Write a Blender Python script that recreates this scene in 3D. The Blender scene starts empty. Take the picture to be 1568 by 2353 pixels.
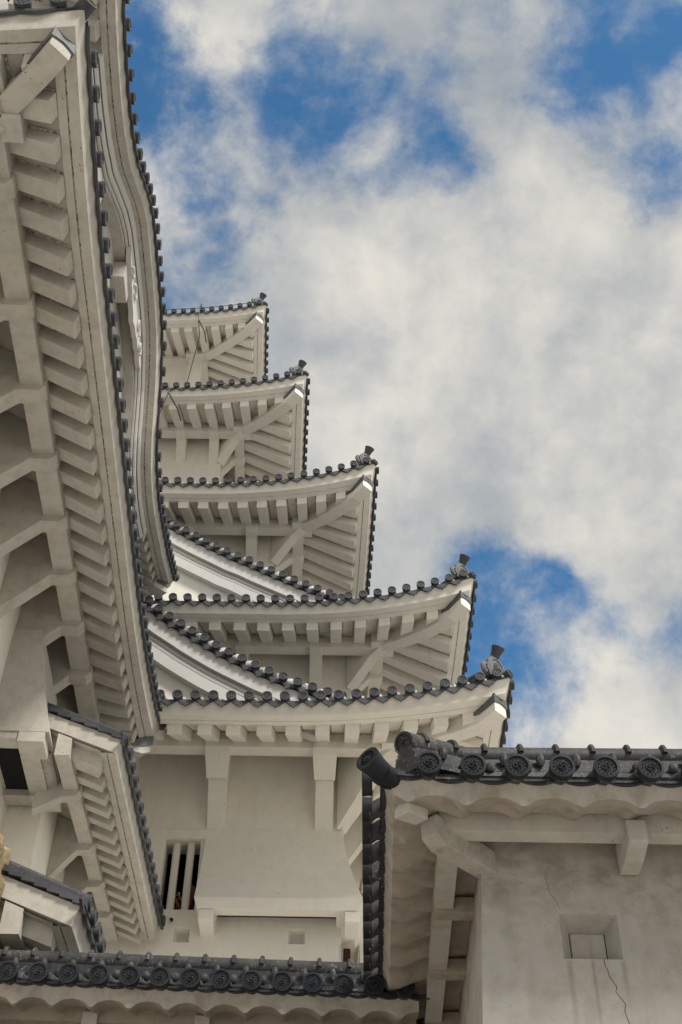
import bpy, math, random
from mathutils import Vector, Matrix
random.seed(7)
C = bpy.context.scene
# ------------------------------------------------------------------ camera
cam = bpy.data.cameras.new('camera'); co = bpy.data.objects.new('camera', cam); C.collection.objects.link(co)
cam.sensor_fit = 'VERTICAL'; cam.sensor_height = 36.0; cam.lens = 2780/2353*36.0
cam.clip_start = 0.1; cam.clip_end = 5000
co.location = (0, 0, 1.6)
R = Matrix.Rotation(math.radians(90+45), 3, 'X') @ Matrix.Rotation(0.016, 3, 'Z')
co.rotation_euler = R.to_euler()
C.camera = co
# ------------------------------------------------------------------ world / sky
AZ, EL = math.radians(134), math.radians(46)
w = bpy.data.worlds.new('World'); C.world = w; w.use_nodes = True
nt = w.node_tree; N = nt.nodes; L_ = nt.links; N.clear()
def nd(t, **k):
    n = N.new(t)
    for a, b in k.items(): setattr(n, a, b)
    return n
def mth(op, a, b=None, c=None, clamp=False):
    n = nd('ShaderNodeMath', operation=op, use_clamp=clamp)
    for i, v in enumerate((a, b, c)):
        if v is None: continue
        if isinstance(v, (int, float)): n.inputs[i].default_value = v
        else: L_.new(v, n.inputs[i])
    return n.outputs[0]
def vm(op, a, b=None, s=None):
    n = nd('ShaderNodeVectorMath', operation=op)
    for i, v in enumerate((a, b)):
        if v is None: continue
        if isinstance(v, (tuple, list)): n.inputs[i].default_value = v
        else: L_.new(v, n.inputs[i])
    if s is not None: n.inputs['Scale'].default_value = s
    return n
def sstep(x, a, b, lo=0, hi=1):
    n = nd('ShaderNodeMapRange', interpolation_type='SMOOTHSTEP')
    L_.new(x, n.inputs[0])
    for i, v in enumerate((a, b, lo, hi)): n.inputs[i+1].default_value = v
    return n.outputs[0]
tc = nd('ShaderNodeTexCoord'); D = tc.outputs['Generated']
sky = nd('ShaderNodeTexSky', sky_type='NISHITA', sun_disc=False, sun_elevation=EL, sun_rotation=AZ)
sky.air_density = 1.0; sky.dust_density = 0.3; sky.ozone_density = 3.0
def noise(vec, scale, det=6, rough=0.55, dist=0.0):
    n = nd('ShaderNodeTexNoise'); L_.new(vec, n.inputs['Vector'])
    n.inputs['Scale'].default_value = scale; n.inputs['Detail'].default_value = det
    n.inputs['Roughness'].default_value = rough; n.inputs['Distortion'].default_value = dist
    return n
warp = noise(D, 3.2, 4, 0.55)
wv = vm('SCALE', vm('SUBTRACT', warp.outputs['Color'], (0.5, 0.5, 0.5)).outputs[0], s=0.11).outputs[0]
DW = vm('ADD', D, wv).outputs[0]
warp2 = noise(D, 11.0, 5, 0.6)
wv2 = vm('SCALE', vm('SUBTRACT', warp2.outputs['Color'], (0.5, 0.5, 0.5)).outputs[0], s=0.05).outputs[0]
DW2 = vm('ADD', D, wv2).outputs[0]
# openings of blue sky between the clouds: direction, radius, weight
HOLES = [(-0.109, 0.469, 0.876, 0.34, 0.48), (0.223, 0.399, 0.889, 0.25, 0.28), (-0.02, 0.445, 0.896, 0.13, 0.88), (0.022, 0.479, 0.878, 0.07, 0.64), (-0.099, 0.495, 0.863, 0.1, -0.6), (-0.08, 0.392, 0.916, 0.1, -0.3), (0.07, 0.489, 0.87, 0.075, 1.04), (0.065, 0.44, 0.896, 0.06, 0.56), (-0.147, 0.45, 0.881, 0.09, 0.96), (-0.137, 0.56, 0.817, 0.1, 0.8), (-0.109, 0.501, 0.859, 0.07, 0.56), (0.196, 0.391, 0.899, 0.1, 0.72), (0.225, 0.366, 0.903, 0.08, -0.42), (0.246, 0.411, 0.878, 0.09, 0.64), (0.149, 0.754, 0.64, 0.11, 1.92), (0.217, 0.746, 0.63, 0.08, -0.72), (0.255, 0.784, 0.565, 0.1, -0.6), (0.145, 0.787, 0.599, 0.13, 1.92), (0.121, 0.807, 0.578, 0.09, 1.28), (0.135, 0.776, 0.617, 0.06, 0.64), (0.231, 0.486, 0.843, 0.1, 0.8), (0.243, 0.762, 0.6, 0.07, 1.12), (-0.156, 0.39, 0.908, 0.07, 0.8), (0.162, 0.439, 0.884, 0.06, 0.64), (0.113, 0.725, 0.68, 0.05, 0.32), (0.074, 0.589, 0.805, 0.22, -0.3), (0.196, 0.605, 0.771, 0.25, -0.54), (0.005, 0.661, 0.751, 0.2, -0.42), (0.182, 0.687, 0.704, 0.2, -0.42), (0.179, 0.449, 0.875, 0.06, -0.48), (0.227, 0.441, 0.868, 0.07, -0.3), (0.161, 0.394, 0.905, 0.05, -0.3), (0.066, 0.391, 0.918, 0.14, -0.36), (0.222, 0.803, 0.553, 0.12, -0.6), (0.072, 0.535, 0.842, 0.16, -0.54), (-0.033, 0.56, 0.828, 0.1, -0.3)]
acc = bank = None
for (hx, hy, hz, r, wt) in HOLES:
    dd = vm('DISTANCE', DW2, (hx, hy, hz)).outputs['Value']
    m = sstep(dd, 0.0, r, wt, 0.0)
    if wt > 0: acc = m if acc is None else mth('ADD', acc, m)
    else: bank = m if bank is None else mth('ADD', bank, m)
acc = mth('ADD', mth('MINIMUM', acc, 1.45), bank)
n1 = noise(DW, 6.2, 10, 0.60, 0.0).outputs['Fac']
n2 = noise(D, 2.0, 3, 0.5).outputs['Fac']
n4 = noise(DW2, 14.0, 8, 0.62, 0.0).outputs['Fac']
dens = mth('ADD', mth('MULTIPLY', mth('SUBTRACT', n1, 0.5), 4.2), 0.86)
dens = mth('ADD', dens, mth('MULTIPLY', mth('SUBTRACT', n4, 0.5), 1.7))
dens = mth('SUBTRACT', dens, acc)
cloud = sstep(dens, -0.50, 0.80)
n3 = noise(DW, 2.6, 6, 0.55, 0.0).outputs['Fac']
shade = mth('ADD', mth('MULTIPLY', mth('SUBTRACT', n3, 0.5), 2.9), mth('MULTIPLY', mth('SUBTRACT', n4, 0.5), .8))
shade = sstep(mth('ADD', shade, 0.5), 0.0, 1.0)
cc = nd('ShaderNodeMix', data_type='RGBA')
L_.new(shade, cc.inputs[0])
cc.inputs[6].default_value = (3.1, 3.45, 3.8, 1); cc.inputs[7].default_value = (7.7, 7.3, 6.5, 1)
tint = nd('ShaderNodeMix', data_type='RGBA', blend_type='MULTIPLY'); tint.inputs[0].default_value = 1
L_.new(sky.outputs[0], tint.inputs[6]); tint.inputs[7].default_value = (0.72, 1.28, 1.42, 1)
mx = nd('ShaderNodeMix', data_type='RGBA')
L_.new(cloud, mx.inputs[0]); L_.new(tint.outputs[2], mx.inputs[6]); L_.new(cc.outputs[2], mx.inputs[7])
bg = nd('ShaderNodeBackground'); bg.inputs[1].default_value = 0.092
L_.new(mx.outputs[2], bg.inputs[0])
wo = nd('ShaderNodeOutputWorld'); L_.new(bg.outputs[0], wo.inputs[0])
# ------------------------------------------------------------------ sun
sl = bpy.data.lights.new('sun', 'SUN'); sl.energy = 3.0; sl.angle = math.radians(14); sl.color = (1, 0.95, 0.87)
so = bpy.data.objects.new('sun', sl); C.collection.objects.link(so)
pd = Vector((math.sin(AZ)*math.cos(EL), math.cos(AZ)*math.cos(EL), math.sin(EL)))
so.rotation_euler = pd.to_track_quat('Z', 'Y').to_euler(); so.location = (20, -20, 60)
C.view_settings.view_transform = 'Standard'; C.view_settings.look = 'None'
C.view_settings.gamma = 1; C.view_settings.exposure = 0.28; C.view_settings.use_curve_mapping = False
C.render.engine = 'CYCLES'

# ------------------------------------------------------------------ materials
def material(name, base, rough=0.85, spec=0.3, build=None, bump=None, metal=0):
    m = bpy.data.materials.new(name); m.use_nodes = True
    t = m.node_tree; b = t.nodes['Principled BSDF']
    b.inputs['Base Color'].default_value = (*base, 1); b.inputs['Roughness'].default_value = rough
    b.inputs['Metallic'].default_value = metal
    b.inputs['Specular IOR Level'].default_value = spec
    if build: build(t, b)
    return m
def tex(t, scale, det=5, rough=0.6, vec=None, dist=0):
    n = t.nodes.new('ShaderNodeTexNoise'); n.inputs['Scale'].default_value = scale
    n.inputs['Detail'].default_value = det; n.inputs['Roughness'].default_value = rough
    n.inputs['Distortion'].default_value = dist
    if vec is None:
        c = t.nodes.get('Geo') or t.nodes.new('ShaderNodeNewGeometry'); c.name = 'Geo'
        vec = c.outputs['Position']
    t.links.new(vec, n.inputs['Vector']); return n
def ramp(t, fac, stops):
    r = t.nodes.new('ShaderNodeValToRGB'); t.links.new(fac, r.inputs[0])
    e = r.color_ramp.elements
    while len(e) > len(stops): e.remove(e[-1])
    while len(e) < len(stops): e.new(0.5)
    for q, (p, c) in zip(e, stops): q.position = p; q.color = (*c, 1)
    return r.outputs[0]
def mix(t, fac, a, b, mode='MIX'):
    m = t.nodes.new('ShaderNodeMix'); m.data_type = 'RGBA'; m.blend_type = mode
    for i, v in ((0, fac), (6, a), (7, b)):
        if isinstance(v, (int, float)): m.inputs[i].default_value = v
        elif isinstance(v, tuple): m.inputs[i].default_value = (*v, 1)
        else: t.links.new(v, m.inputs[i])
    return m.outputs[2]
def bump_of(t, b, h, strength=0.3, dist=0.02):
    n = t.nodes.new('ShaderNodeBump'); n.inputs['Strength'].default_value = strength
    n.inputs['Distance'].default_value = dist
    t.links.new(h, n.inputs['Height']); t.links.new(n.outputs[0], b.inputs['Normal'])
def stretched(t, sx, sy, sz):
    c = t.nodes.get('Geo') or t.nodes.new('ShaderNodeNewGeometry'); c.name = 'Geo'
    m = t.nodes.new('ShaderNodeMapping'); m.inputs['Scale'].default_value = (sx, sy, sz)
    t.links.new(c.outputs['Position'], m.inputs['Vector']); return m.outputs[0]
def plaster(base, warm, dirt, amount=0.5, speck=0.64, streak=0.0):
    def f(t, b):
        big = tex(t, 0.9, 5, 0.6).outputs['Fac']
        col = ramp(t, big, [(0.3, base), (0.7, warm)])
        med = tex(t, 5, 8, 0.7).outputs['Fac']
        mk = ramp(t, med, [(0.45, (0, 0, 0)), (0.75, (1, 1, 1))])
        mm = t.nodes.new('ShaderNodeMath'); mm.operation = 'MULTIPLY'; mm.inputs[1].default_value = amount
        t.links.new(mk, mm.inputs[0])
        col = mix(t, mm.outputs[0], col, dirt)
        sp = tex(t, 34, 3, 0.5).outputs['Fac']
        area = tex(t, 2.2, 3, 0.5).outputs['Fac']
        s1 = ramp(t, sp, [(speck+.06, (0, 0, 0)), (speck+.10, (1, 1, 1))])
        s2 = ramp(t, area, [(0.5, (0, 0, 0)), (0.62, (1, 1, 1))])
        sm = mix(t, 1.0, s1, s2, 'MULTIPLY')
        col = mix(t, sm, col, (0.09, 0.075, 0.06))
        if streak:
            st = tex(t, 1.0, 6, 0.65, stretched(t, 7, 7, 0.9)).outputs['Fac']
            sr = ramp(t, st, [(0.5, (0, 0, 0)), (0.72, (1, 1, 1))])
            q = t.nodes.new('ShaderNodeMath'); q.operation = 'MULTIPLY'; q.inputs[1].default_value = streak
            t.links.new(sr, q.inputs[0]); col = mix(t, q.outputs[0], col, (0.26, 0.21, 0.16))
        t.links.new(col, b.inputs['Base Color'])
        g = tex(t, 60, 4, 0.6).outputs['Fac']; bump_of(t, b, g, 0.25, 0.01)
    return f
PLK = material('white keep and skylit wall plaster', (.8, .78, .73), .9, .15, plaster((.85, .82, .755), (.89, .855, .78), (.68, .62, .54), .32, .64, .08))
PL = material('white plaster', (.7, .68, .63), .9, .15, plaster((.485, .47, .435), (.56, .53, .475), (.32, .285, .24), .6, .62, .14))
PLW = material('weathered plaster', (.6, .58, .54), .92, .15, plaster((.43, .415, .39), (.47, .435, .38), (.21, .18, .145), .8, .66, .45))
def gateplaster(t, b):
    plaster((.42, .41, .395), (.47, .44, .395), (.25, .22, .185), .6, .66, .25)(t, b)
    col0 = b.inputs['Base Color'].links[0].from_socket
    g = t.nodes['Geo']; sx = t.nodes.new('ShaderNodeSeparateXYZ'); t.links.new(g.outputs['Position'], sx.inputs[0])
    def mr(v, a, b_, lo, hi):
        n = t.nodes.new('ShaderNodeMapRange'); n.interpolation_type = 'SMOOTHSTEP'; t.links.new(v, n.inputs[0])
        for i, q in enumerate((a, b_, lo, hi)): n.inputs[i+1].default_value = q
        return n.outputs[0]
    def mul(a, b_):
        n = t.nodes.new('ShaderNodeMath'); n.operation = 'MULTIPLY'
        for i, q in enumerate((a, b_)):
            if isinstance(q, float): n.inputs[i].default_value = q
            else: t.links.new(q, n.inputs[i])
        return n.outputs[0]
    # rusty drips that run down from the loophole's sill
    m = None
    for x0, wd, zl in ((1.62, .035, 4.5), (1.78, .022, 4.3), (1.99, .03, 4.9)):
        a = mul(mr(sx.outputs['X'], x0-wd, x0, 0, 1), mr(sx.outputs['X'], x0, x0+wd, 1, 0))
        a = mul(a, mul(mr(sx.outputs['Z'], 5.30, 5.345, 1, 0), mr(sx.outputs['Z'], zl, 5.3, 0, 1)))
        if m is None: m = a
        else:
            n = t.nodes.new('ShaderNodeMath'); n.operation = 'ADD'; t.links.new(m, n.inputs[0]); t.links.new(a, n.inputs[1]); m = n.outputs[0]
    col = mix(t, mul(m, .38), col0, (.20, .12, .075))
    # mildew patches high on the wall
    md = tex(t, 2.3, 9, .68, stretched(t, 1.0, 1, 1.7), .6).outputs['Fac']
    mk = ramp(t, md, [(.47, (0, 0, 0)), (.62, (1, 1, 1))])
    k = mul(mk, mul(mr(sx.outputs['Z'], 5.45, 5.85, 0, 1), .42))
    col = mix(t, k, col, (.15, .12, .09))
    t.links.new(col, b.inputs['Base Color'])
PLG = material('stained gatehouse plaster', (.5, .48, .45), .92, .15, gateplaster)
PLB = material('shade-greyed plaster', (.8, .79, .77), .9, .15, plaster((.60, .59, .58), (.65, .635, .61), (.48, .46, .42), .3, .7))  # greyed so the recess shade on the gable boards sits in the colour
PLD = material('shade-darkened plaster', (.4, .37, .33), .92, .15, plaster((.37, .335, .295), (.41, .36, .30), (.18, .15, .12), .7, .66, .3))  # shade of eave undersides and recesses put into the plaster colour
def tilef(c1, c2, moss, thr):
    def f(t, b):
        a = tex(t, 7, 6, .65).outputs['Fac']
        col = ramp(t, a, [(.3, c1), (.7, c2)])
        m = tex(t, 26, 8, .75).outputs['Fac']
        mk = ramp(t, m, [(thr, (0, 0, 0)), (thr+.08, (1, 1, 1))])
        mk2 = ramp(t, tex(t, 1.6, 3, .5).outputs['Fac'], [(.42, (0, 0, 0)), (.6, (1, 1, 1))])
        col = mix(t, mix(t, 1.0, mk, mk2, 'MULTIPLY'), col, moss)
        t.links.new(col, b.inputs['Base Color'])
        r = ramp(t, m, [(.3, (.38,)*3), (.7, (.75,)*3)]); t.links.new(r, b.inputs['Roughness'])
        bump_of(t, b, tex(t, 45, 5, .7).outputs['Fac'], .35, .008)
    return f
TI = material('dark grey roof tile', (.06, .065, .075), .5, .5, tilef((.03, .034, .042), (.075, .08, .09), (.18, .19, .17), .58))
TIM = material('mossy roof tile', (.06, .065, .07), .6, .4, tilef((.014, .016, .021), (.042, .045, .052), (.20, .195, .165), .55))
MORT = material('weathered mortar tile', (.12, .12, .115), .85, .2, tilef((.028, .03, .034), (.085, .085, .085), (.26, .25, .22), .55))
TIN = material('blackened crest tile', (.03, .033, .04), .7, .2, tilef((.010, .012, .017), (.030, .033, .040), (.12, .12, .11), .62))
TIL = material('light grey ornamental tile', (.3, .3, .3), .55, .4, tilef((.13, .135, .14), (.22, .22, .22), (.07, .08, .08), .6))
MET = material('weathered copper cap', (.10, .11, .115), .45, .5, tilef((.07, .08, .09), (.14, .15, .155), (.25, .26, .25), .6))
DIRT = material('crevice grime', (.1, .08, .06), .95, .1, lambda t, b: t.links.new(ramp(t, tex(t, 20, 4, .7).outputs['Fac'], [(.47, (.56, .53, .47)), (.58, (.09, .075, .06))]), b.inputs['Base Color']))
DARK = material('dark interior', (.02, .02, .024), .9, .1)
WOOD_SHADE = material('dark wood and deep shade', (.07, .045, .035), .8, .2, lambda t, b: (t.links.new(ramp(t, tex(t, 1, 6, .6, stretched(t, 3, 30, 3)).outputs['Fac'], [(.3, (.035, .02, .016)), (.7, (.10, .06, .045))]), b.inputs['Base Color'])))  # wood of the spout; its brown also paints the low wall's shade
RED = material('red brown board', (.055, .02, .016), .8, .2)
def stonef(t, b):
    a = tex(t, 3, 8, .7).outputs['Fac']
    col = ramp(t, a, [(.3, (.20, .14, .075)), (.5, (.34, .25, .14)), (.7, (.46, .40, .29))])
    k = ramp(t, tex(t, 22, 6, .7).outputs['Fac'], [(.56, (0, 0, 0)), (.66, (1, 1, 1))])
    col = mix(t, k, col, (.10, .08, .05)); t.links.new(col, b.inputs['Base Color'])
    bump_of(t, b, tex(t, 9, 8, .7).outputs['Fac'], .8, .05)
STONE = material('ochre granite', (.45, .33, .17), .9, .2, stonef)
GRAV = material('pale gravel', (.42, .39, .34), .95, .1, lambda t, b: t.links.new(ramp(t, tex(t, 14, 6, .7).outputs['Fac'], [(.3, (.38, .36, .32)), (.7, (.50, .475, .43))]), b.inputs['Base Color']))
WIRE = material('steel wire', (.05, .05, .055), .5, .5, metal=.6)
SKIN = material('skin', (.42, .17, .11), .6, .4)
SHIRT = material('orange red shirt', (.20, .035, .025), .85, .2)
HAIR = material('black hair', (.02, .016, .014), .6, .3)
SILV = material('silver camera body', (.55, .56, .58), .35, .5, metal=.5)
GLASS = material('lens glass', (.02, .03, .05), .1, .7)

# ------------------------------------------------------------------ mesh helpers
class MB:
    def __init__(s): s.v = []; s.f = []; s.m = []
    def face(s, pts, m=0):
        i = len(s.v); s.v += [tuple(p) for p in pts]; s.f.append(tuple(range(i, i+len(pts)))); s.m.append(m)
    def grid(s, rows, m=0, mats=None, close=False):
        i = len(s.v); nr = len(rows); nc = len(rows[0])
        for r in rows: s.v += [tuple(p) for p in r]
        for a in range(nr-1):
            for b in range(nc if close else nc-1):
                b2 = (b+1) % nc
                s.f.append((i+a*nc+b, i+a*nc+b2, i+(a+1)*nc+b2, i+(a+1)*nc+b))
                s.m.append(mats[b] if mats else m)
    def loft(s, rings, m=0, caps=True):
        s.grid(rings, m, close=True)
        if caps: s.face(list(reversed(rings[0])), m); s.face(rings[-1], m)
    def prism(s, poly, off, m=0):
        a = [Vector(p) for p in poly]; b = [p+Vector(off) for p in a]
        s.loft([a, b], m)
    def box(s, c, sz, m=0, ax=None):
        c = Vector(c); ax = ax or (Vector((1, 0, 0)), Vector((0, 1, 0)), Vector((0, 0, 1)))
        x, y, z = [Vector(q)*h/2 for q, h in zip(ax, sz)]
        s.loft([[c-x-y-z, c+x-y-z, c+x+y-z, c-x+y-z], [c-x-y+z, c+x-y+z, c+x+y+z, c-x+y+z]], m)
    def tube(s, pts, rad, n=8, m=0, caps=True):
        pts = [Vector(p) for p in pts]; rr = rad if isinstance(rad, (list, tuple)) else [rad]*len(pts)
        rings = []; up = None
        for i, p in enumerate(pts):
            d = (pts[min(i+1, len(pts)-1)]-pts[max(i-1, 0)]).normalized()
            if up is None: up = Vector((0, 0, 1)) if abs(d.z) < .9 else Vector((1, 0, 0))
            x = d.cross(up).normalized(); y = x.cross(d).normalized(); up = y
            rings.append([p+(x*math.cos(t)+y*math.sin(t))*rr[i] for t in [2*math.pi*k/n for k in range(n)]])
        s.loft(rings, m, caps)
    def lathe(s, c, d, prof, n=20, m=0, capend=True):
        # prof: (distance along d, radius)
        c = Vector(c); d = Vector(d).normalized(); u = Vector((0, 0, 1)) if abs(d.z) < .9 else Vector((1, 0, 0))
        x = d.cross(u).normalized(); y = x.cross(d).normalized()
        rings = [[c+d*h+(x*math.cos(t)+y*math.sin(t))*r for t in [2*math.pi*k/n for k in range(n)]] for h, r in prof]
        s.grid(rings, m, close=True)
        if capend: s.face(rings[-1], m); s.face(list(reversed(rings[0])), m)
    def blob(s, c, r, m=0, seg=7, ring=5, jit=0.0):
        c = Vector(c); rings = []
        for i in range(1, ring):
            th = math.pi*i/ring
            rings.append([c+Vector((r[0]*math.sin(th)*math.cos(2*math.pi*k/seg), r[1]*math.sin(th)*math.sin(2*math.pi*k/seg), r[2]*math.cos(th)))*(1+random.uniform(-jit, jit)) for k in range(seg)])
        s.loft(rings, m)
    def build(s, name, mats, parent=None, smooth=False, bevel=0):
        if not isinstance(mats, (list, tuple)): mats = [mats]
        o0 = Vector((0, 0, 0)); p = parent
        while p is not None: o0 += p.location; p = p.parent
        me = bpy.data.meshes.new(name); me.from_pydata([(a-o0.x, b-o0.y, c-o0.z) for a, b, c in s.v], [], s.f)
        for q in mats: me.materials.append(q)
        me.polygons.foreach_set('material_index', s.m)
        me.validate(); me.update()
        import bmesh
        bm = bmesh.new(); bm.from_mesh(me); bmesh.ops.remove_doubles(bm, verts=bm.verts, dist=1e-4)
        bmesh.ops.recalc_face_normals(bm, faces=bm.faces); bm.to_mesh(me); bm.free()
        if smooth:
            me.polygons.foreach_set('use_smooth', [True]*len(me.polygons))
            me.set_sharp_from_angle(angle=math.radians(40))
        o = bpy.data.objects.new(name, me); C.collection.objects.link(o); o.parent = parent
        if bevel:
            b = o.modifiers.new('bevel', 'BEVEL'); b.width = bevel; b.segments = 2; b.limit_method = 'ANGLE'; b.angle_limit = math.radians(50)
        return o
def thing(name, label, cat, loc):
    o = bpy.data.objects.new(name, None); C.collection.objects.link(o); o.location = loc
    o['label'] = label; o['category'] = cat; o.empty_display_size = .3
    return o
def tag(o, label, cat, group=None):
    o['label'] = label; o['category'] = cat
    if group: o['group'] = group
    return o

# ------------------------------------------------------------------ eaves
class Side:
    """One side of a hipped eave: s runs along the fascia, n outward, z up from the fascia's lower edge."""
    def __init__(s, O, a, L, cs=False, ce=False, H=(0, 0), T=(3, 3), nb=-.9, zf=None, slope=.585, ns=None):
        s.O = Vector(O); s.a = Vector((a[0], a[1], 0)).normalized(); s.o = Vector((s.a.y, -s.a.x, 0))
        s.L = L; s.cs = cs; s.ce = ce; s.H = H; s.T = T; s.nb = nb; s.zf = zf; s.slope = slope
    def w(s, n): return max(0., min(1.25, (n-s.nb)/(-s.nb)))
    def sw(s, q, n):
        z = 0
        if s.cs: z += s.H[0]*max(0, 1-q/s.T[0])**2.2
        if s.ce: z += s.H[1]*max(0, 1-(s.L-q)/s.T[1])**2.2
        if s.zf: z += s.zf(q)
        return z*s.w(n)
    def P(s, q, n, z): 
        p = s.O+s.a*q+s.o*n; p.z += z+s.sw(q, n); return p
    def span(s, n): return (-n if s.cs else 0, s.L+(n if s.ce else 0))
    tp = -.28; dd = .115; sl = .088
    def zs(s, n): return .03+max(0, -n+s.tp)*s.slope     # soffit height
def strip(mb, sd, prof, mats, ds=.22, rng=None):
    k = max(2, int(sd.L/ds)); rows = []
    for i in range(k+1):
        row = []
        for n, z in prof:
            a, b = sd.span(n)
            if rng: a, b = max(a, rng[0]), min(b, rng[1])
            row.append(sd.P(a+(b-a)*i/k, n, z))
        rows.append(row)
    mb.grid(rows, mats=mats)
def rafter(mb, sd, q, wd=.24, hb=.19, tip=-.28, n_in=None):
    ni = n_in if n_in is not None else sd.nb-.05
    tip = sd.tp; lim = -1e9
    if sd.ce: lim = max(lim, -(sd.L-q))
    if sd.cs: lim = max(lim, -q)
    ni = max(ni, lim)
    if ni > tip-.12: return False
    rings = []
    for k in range(4):
        n = tip+(ni-tip)*k/3; zt = sd.zs(n)+.03; n2 = n-(.05 if k == 0 else 0); zb = sd.zs(n2)-.03-hb
        rings.append([sd.P(q-wd/2, n2, zb), sd.P(q+wd/2, n2, zb), sd.P(q+wd/2, n, zt), sd.P(q-wd/2, n, zt)])
    mb.loft(rings); return True
def disc(mb, c, d, r=.085, m=0, tomoe=False, n=18, dep=.07):
    mb.lathe(c, d, [(-dep, r*.93), (0, r), (.012, r), (.014, r*.80), (.002, r*.76)], n, m, capend=True)
    d = Vector(d).normalized(); u = Vector((0, 0, 1)); x = d.cross(u).normalized(); y = x.cross(d).normalized(); c = Vector(c)
    if tomoe:
        for k in range(12):
            t = 2*math.pi*k/12; mb.lathe(c+(x*math.cos(t)+y*math.sin(t))*r*.60, d, [(.0, r*.07), (.010, r*.05)], 6, m)
        for k in range(3):
            t0 = 2*math.pi*k/3+.4; pts = []; rr = []
            for j in range(9):
                t = t0+j*.34; R_ = r*(.12+.34*(j/8)**.7)
                pts.append(c+d*.004+(x*math.cos(t)+y*math.sin(t))*R_); rr.append(r*(.105*(1-j/8)+.02))
            mb.tube(pts, rr, 6, m)
    else:
        for k in range(5):
            t = 2*math.pi*k/5+.3; mb.lathe(c+(x*math.cos(t)+y*math.sin(t))*r*.34, d, [(.0, r*.2), (.010, r*.10)], 6, m)
def pendant(mb, sd, q, pitch, style='point', n0=.115, th=.03, m=0, z0=0):
    hw = pitch/2
    if style == 'point':
        up = [(-1, .225), (-.6, .205), (0, .195), (.6, .205), (1, .225)]
        lo = [(1, .19), (.8, .165), (.64, .15), (.48, .12), (.28, .11), (.13, .095), (0, .065), (-.13, .095), (-.28, .11), (-.48, .12), (-.64, .15), (-.8, .165), (-1, .19)]
    else:
        up = [(x, .235-.035*math.cos(x*math.pi/2)) for x in (-1, -.75, -.5, -.25, 0, .25, .5, .75, 1)]
        lo = [(x, .190-.035*math.cos(x*math.pi/2)) for x in (1, .75, .5, .25, 0, -.25, -.5, -.75, -1)]
    pts = up+lo
    a = [sd.P(q+x*hw, n0, z+z0) for x, z in pts]; b = [sd.P(q+x*hw, n0+th, z+z0) for x, z in pts]
    mb.loft([a, b], m)
def tiles(mb, sd, pitch, R, phase=0, style='point', tomoe=False, slope=.5, bump=False, discs=True, rr=.07, r=.085, q0=None, q1=None, z0=0, dz=0, tilt=0.0):
    """round-tile rows with their end discs, pendants and the flat tiles between"""
    a, b = (q0 if q0 is not None else 0), (q1 if q1 is not None else sd.L)
    zc_ = .04 if bump else 0
    dn_ = .122 if style == 'arc' and not bump else .185
    if bump: dn_ = .205
    nf_ = .095 if bump else dn_-.04
    k0 = math.ceil((a-phase)/pitch); q = phase+k0*pitch; qs = []
    while q <= b+1e-6: qs.append(q); q += pitch
    for q in qs:
        lim = R
        if sd.ce: lim = min(lim, max(.12, sd.L-q+.02))
        if sd.cs: lim = min(lim, max(.12, q+.02))
        e = sd.P(q, dn_, .315+z0+dz)
        if discs: disc(mb, e, sd.o-Vector((0, 0, tilt)), r, 0, tomoe)
        path = []; rad = []; nn = max(3, int(lim/(.085 if bump else .6)))
        for i in range(nn+1):
            n = dn_-.015-(lim+.17)*i/nn
            if bump and i < nn:
                path.append(sd.P(q, n, .315+z0+dz+slope*(.16-n)-.012)); rad.append(rr*1.12)
                path.append(sd.P(q, n-.055, .315+z0+dz+slope*(.16-n+.055)-.012)); rad.append(rr*.9)
            else:
                path.append(sd.P(q, n, .315+z0+dz+slope*(.16-n)-.012)); rad.append(rr)
        mb.tube(path, rad, 9, m=1 if bump else 0)
        if style == 'point': mb.blob(sd.P(q+pitch*.34, .08, .262+z0), (.035, .035, .035), 1, 6, 4, .15)
        if q+pitch/2 < b+.05: pendant(mb, sd, q+pitch/2, pitch, style, n0=(.055 if bump else dn_-.07+.015*(style == 'arc')), z0=z0+(.035 if bump else 0))
    if qs and qs[0]-pitch/2 > a-.05: pendant(mb, sd, qs[0]-pitch/2, pitch, style, n0=(.055 if bump else dn_-.07+.015*(style == 'arc')), z0=z0+(.035 if bump else 0))
    # flat tile field
    steps = [nf_, -.3, -.9, -R] if R > .9 else [nf_, -R*.5, -R]
    rows = []
    k = max(2, int((b-a)/.25))
    for i in range(k+1):
        row = []
        for n in steps:
            lo_, hi_ = sd.span(n); lo_ = max(lo_, a+(-n if sd.cs else 0)); hi_ = min(hi_, b if not sd.ce else hi_)
            row.append(sd.P(lo_+(hi_-lo_)*i/k, n, .205+z0+slope*(.085-n)))
        rows.append(row)
    mb.grid(rows)
    # closing board under the tiles
    rows = []
    for i in range(k+1):
        rows.append([sd.P(a+(b-a)*i/k, n, z+z0) for n, z in ((nf_, .20+zc_), (nf_-.025, .205+zc_))])
    mb.grid(rows)
def hip_path(sd, end, n):
    return (sd.L+n if end else -n)
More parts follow.
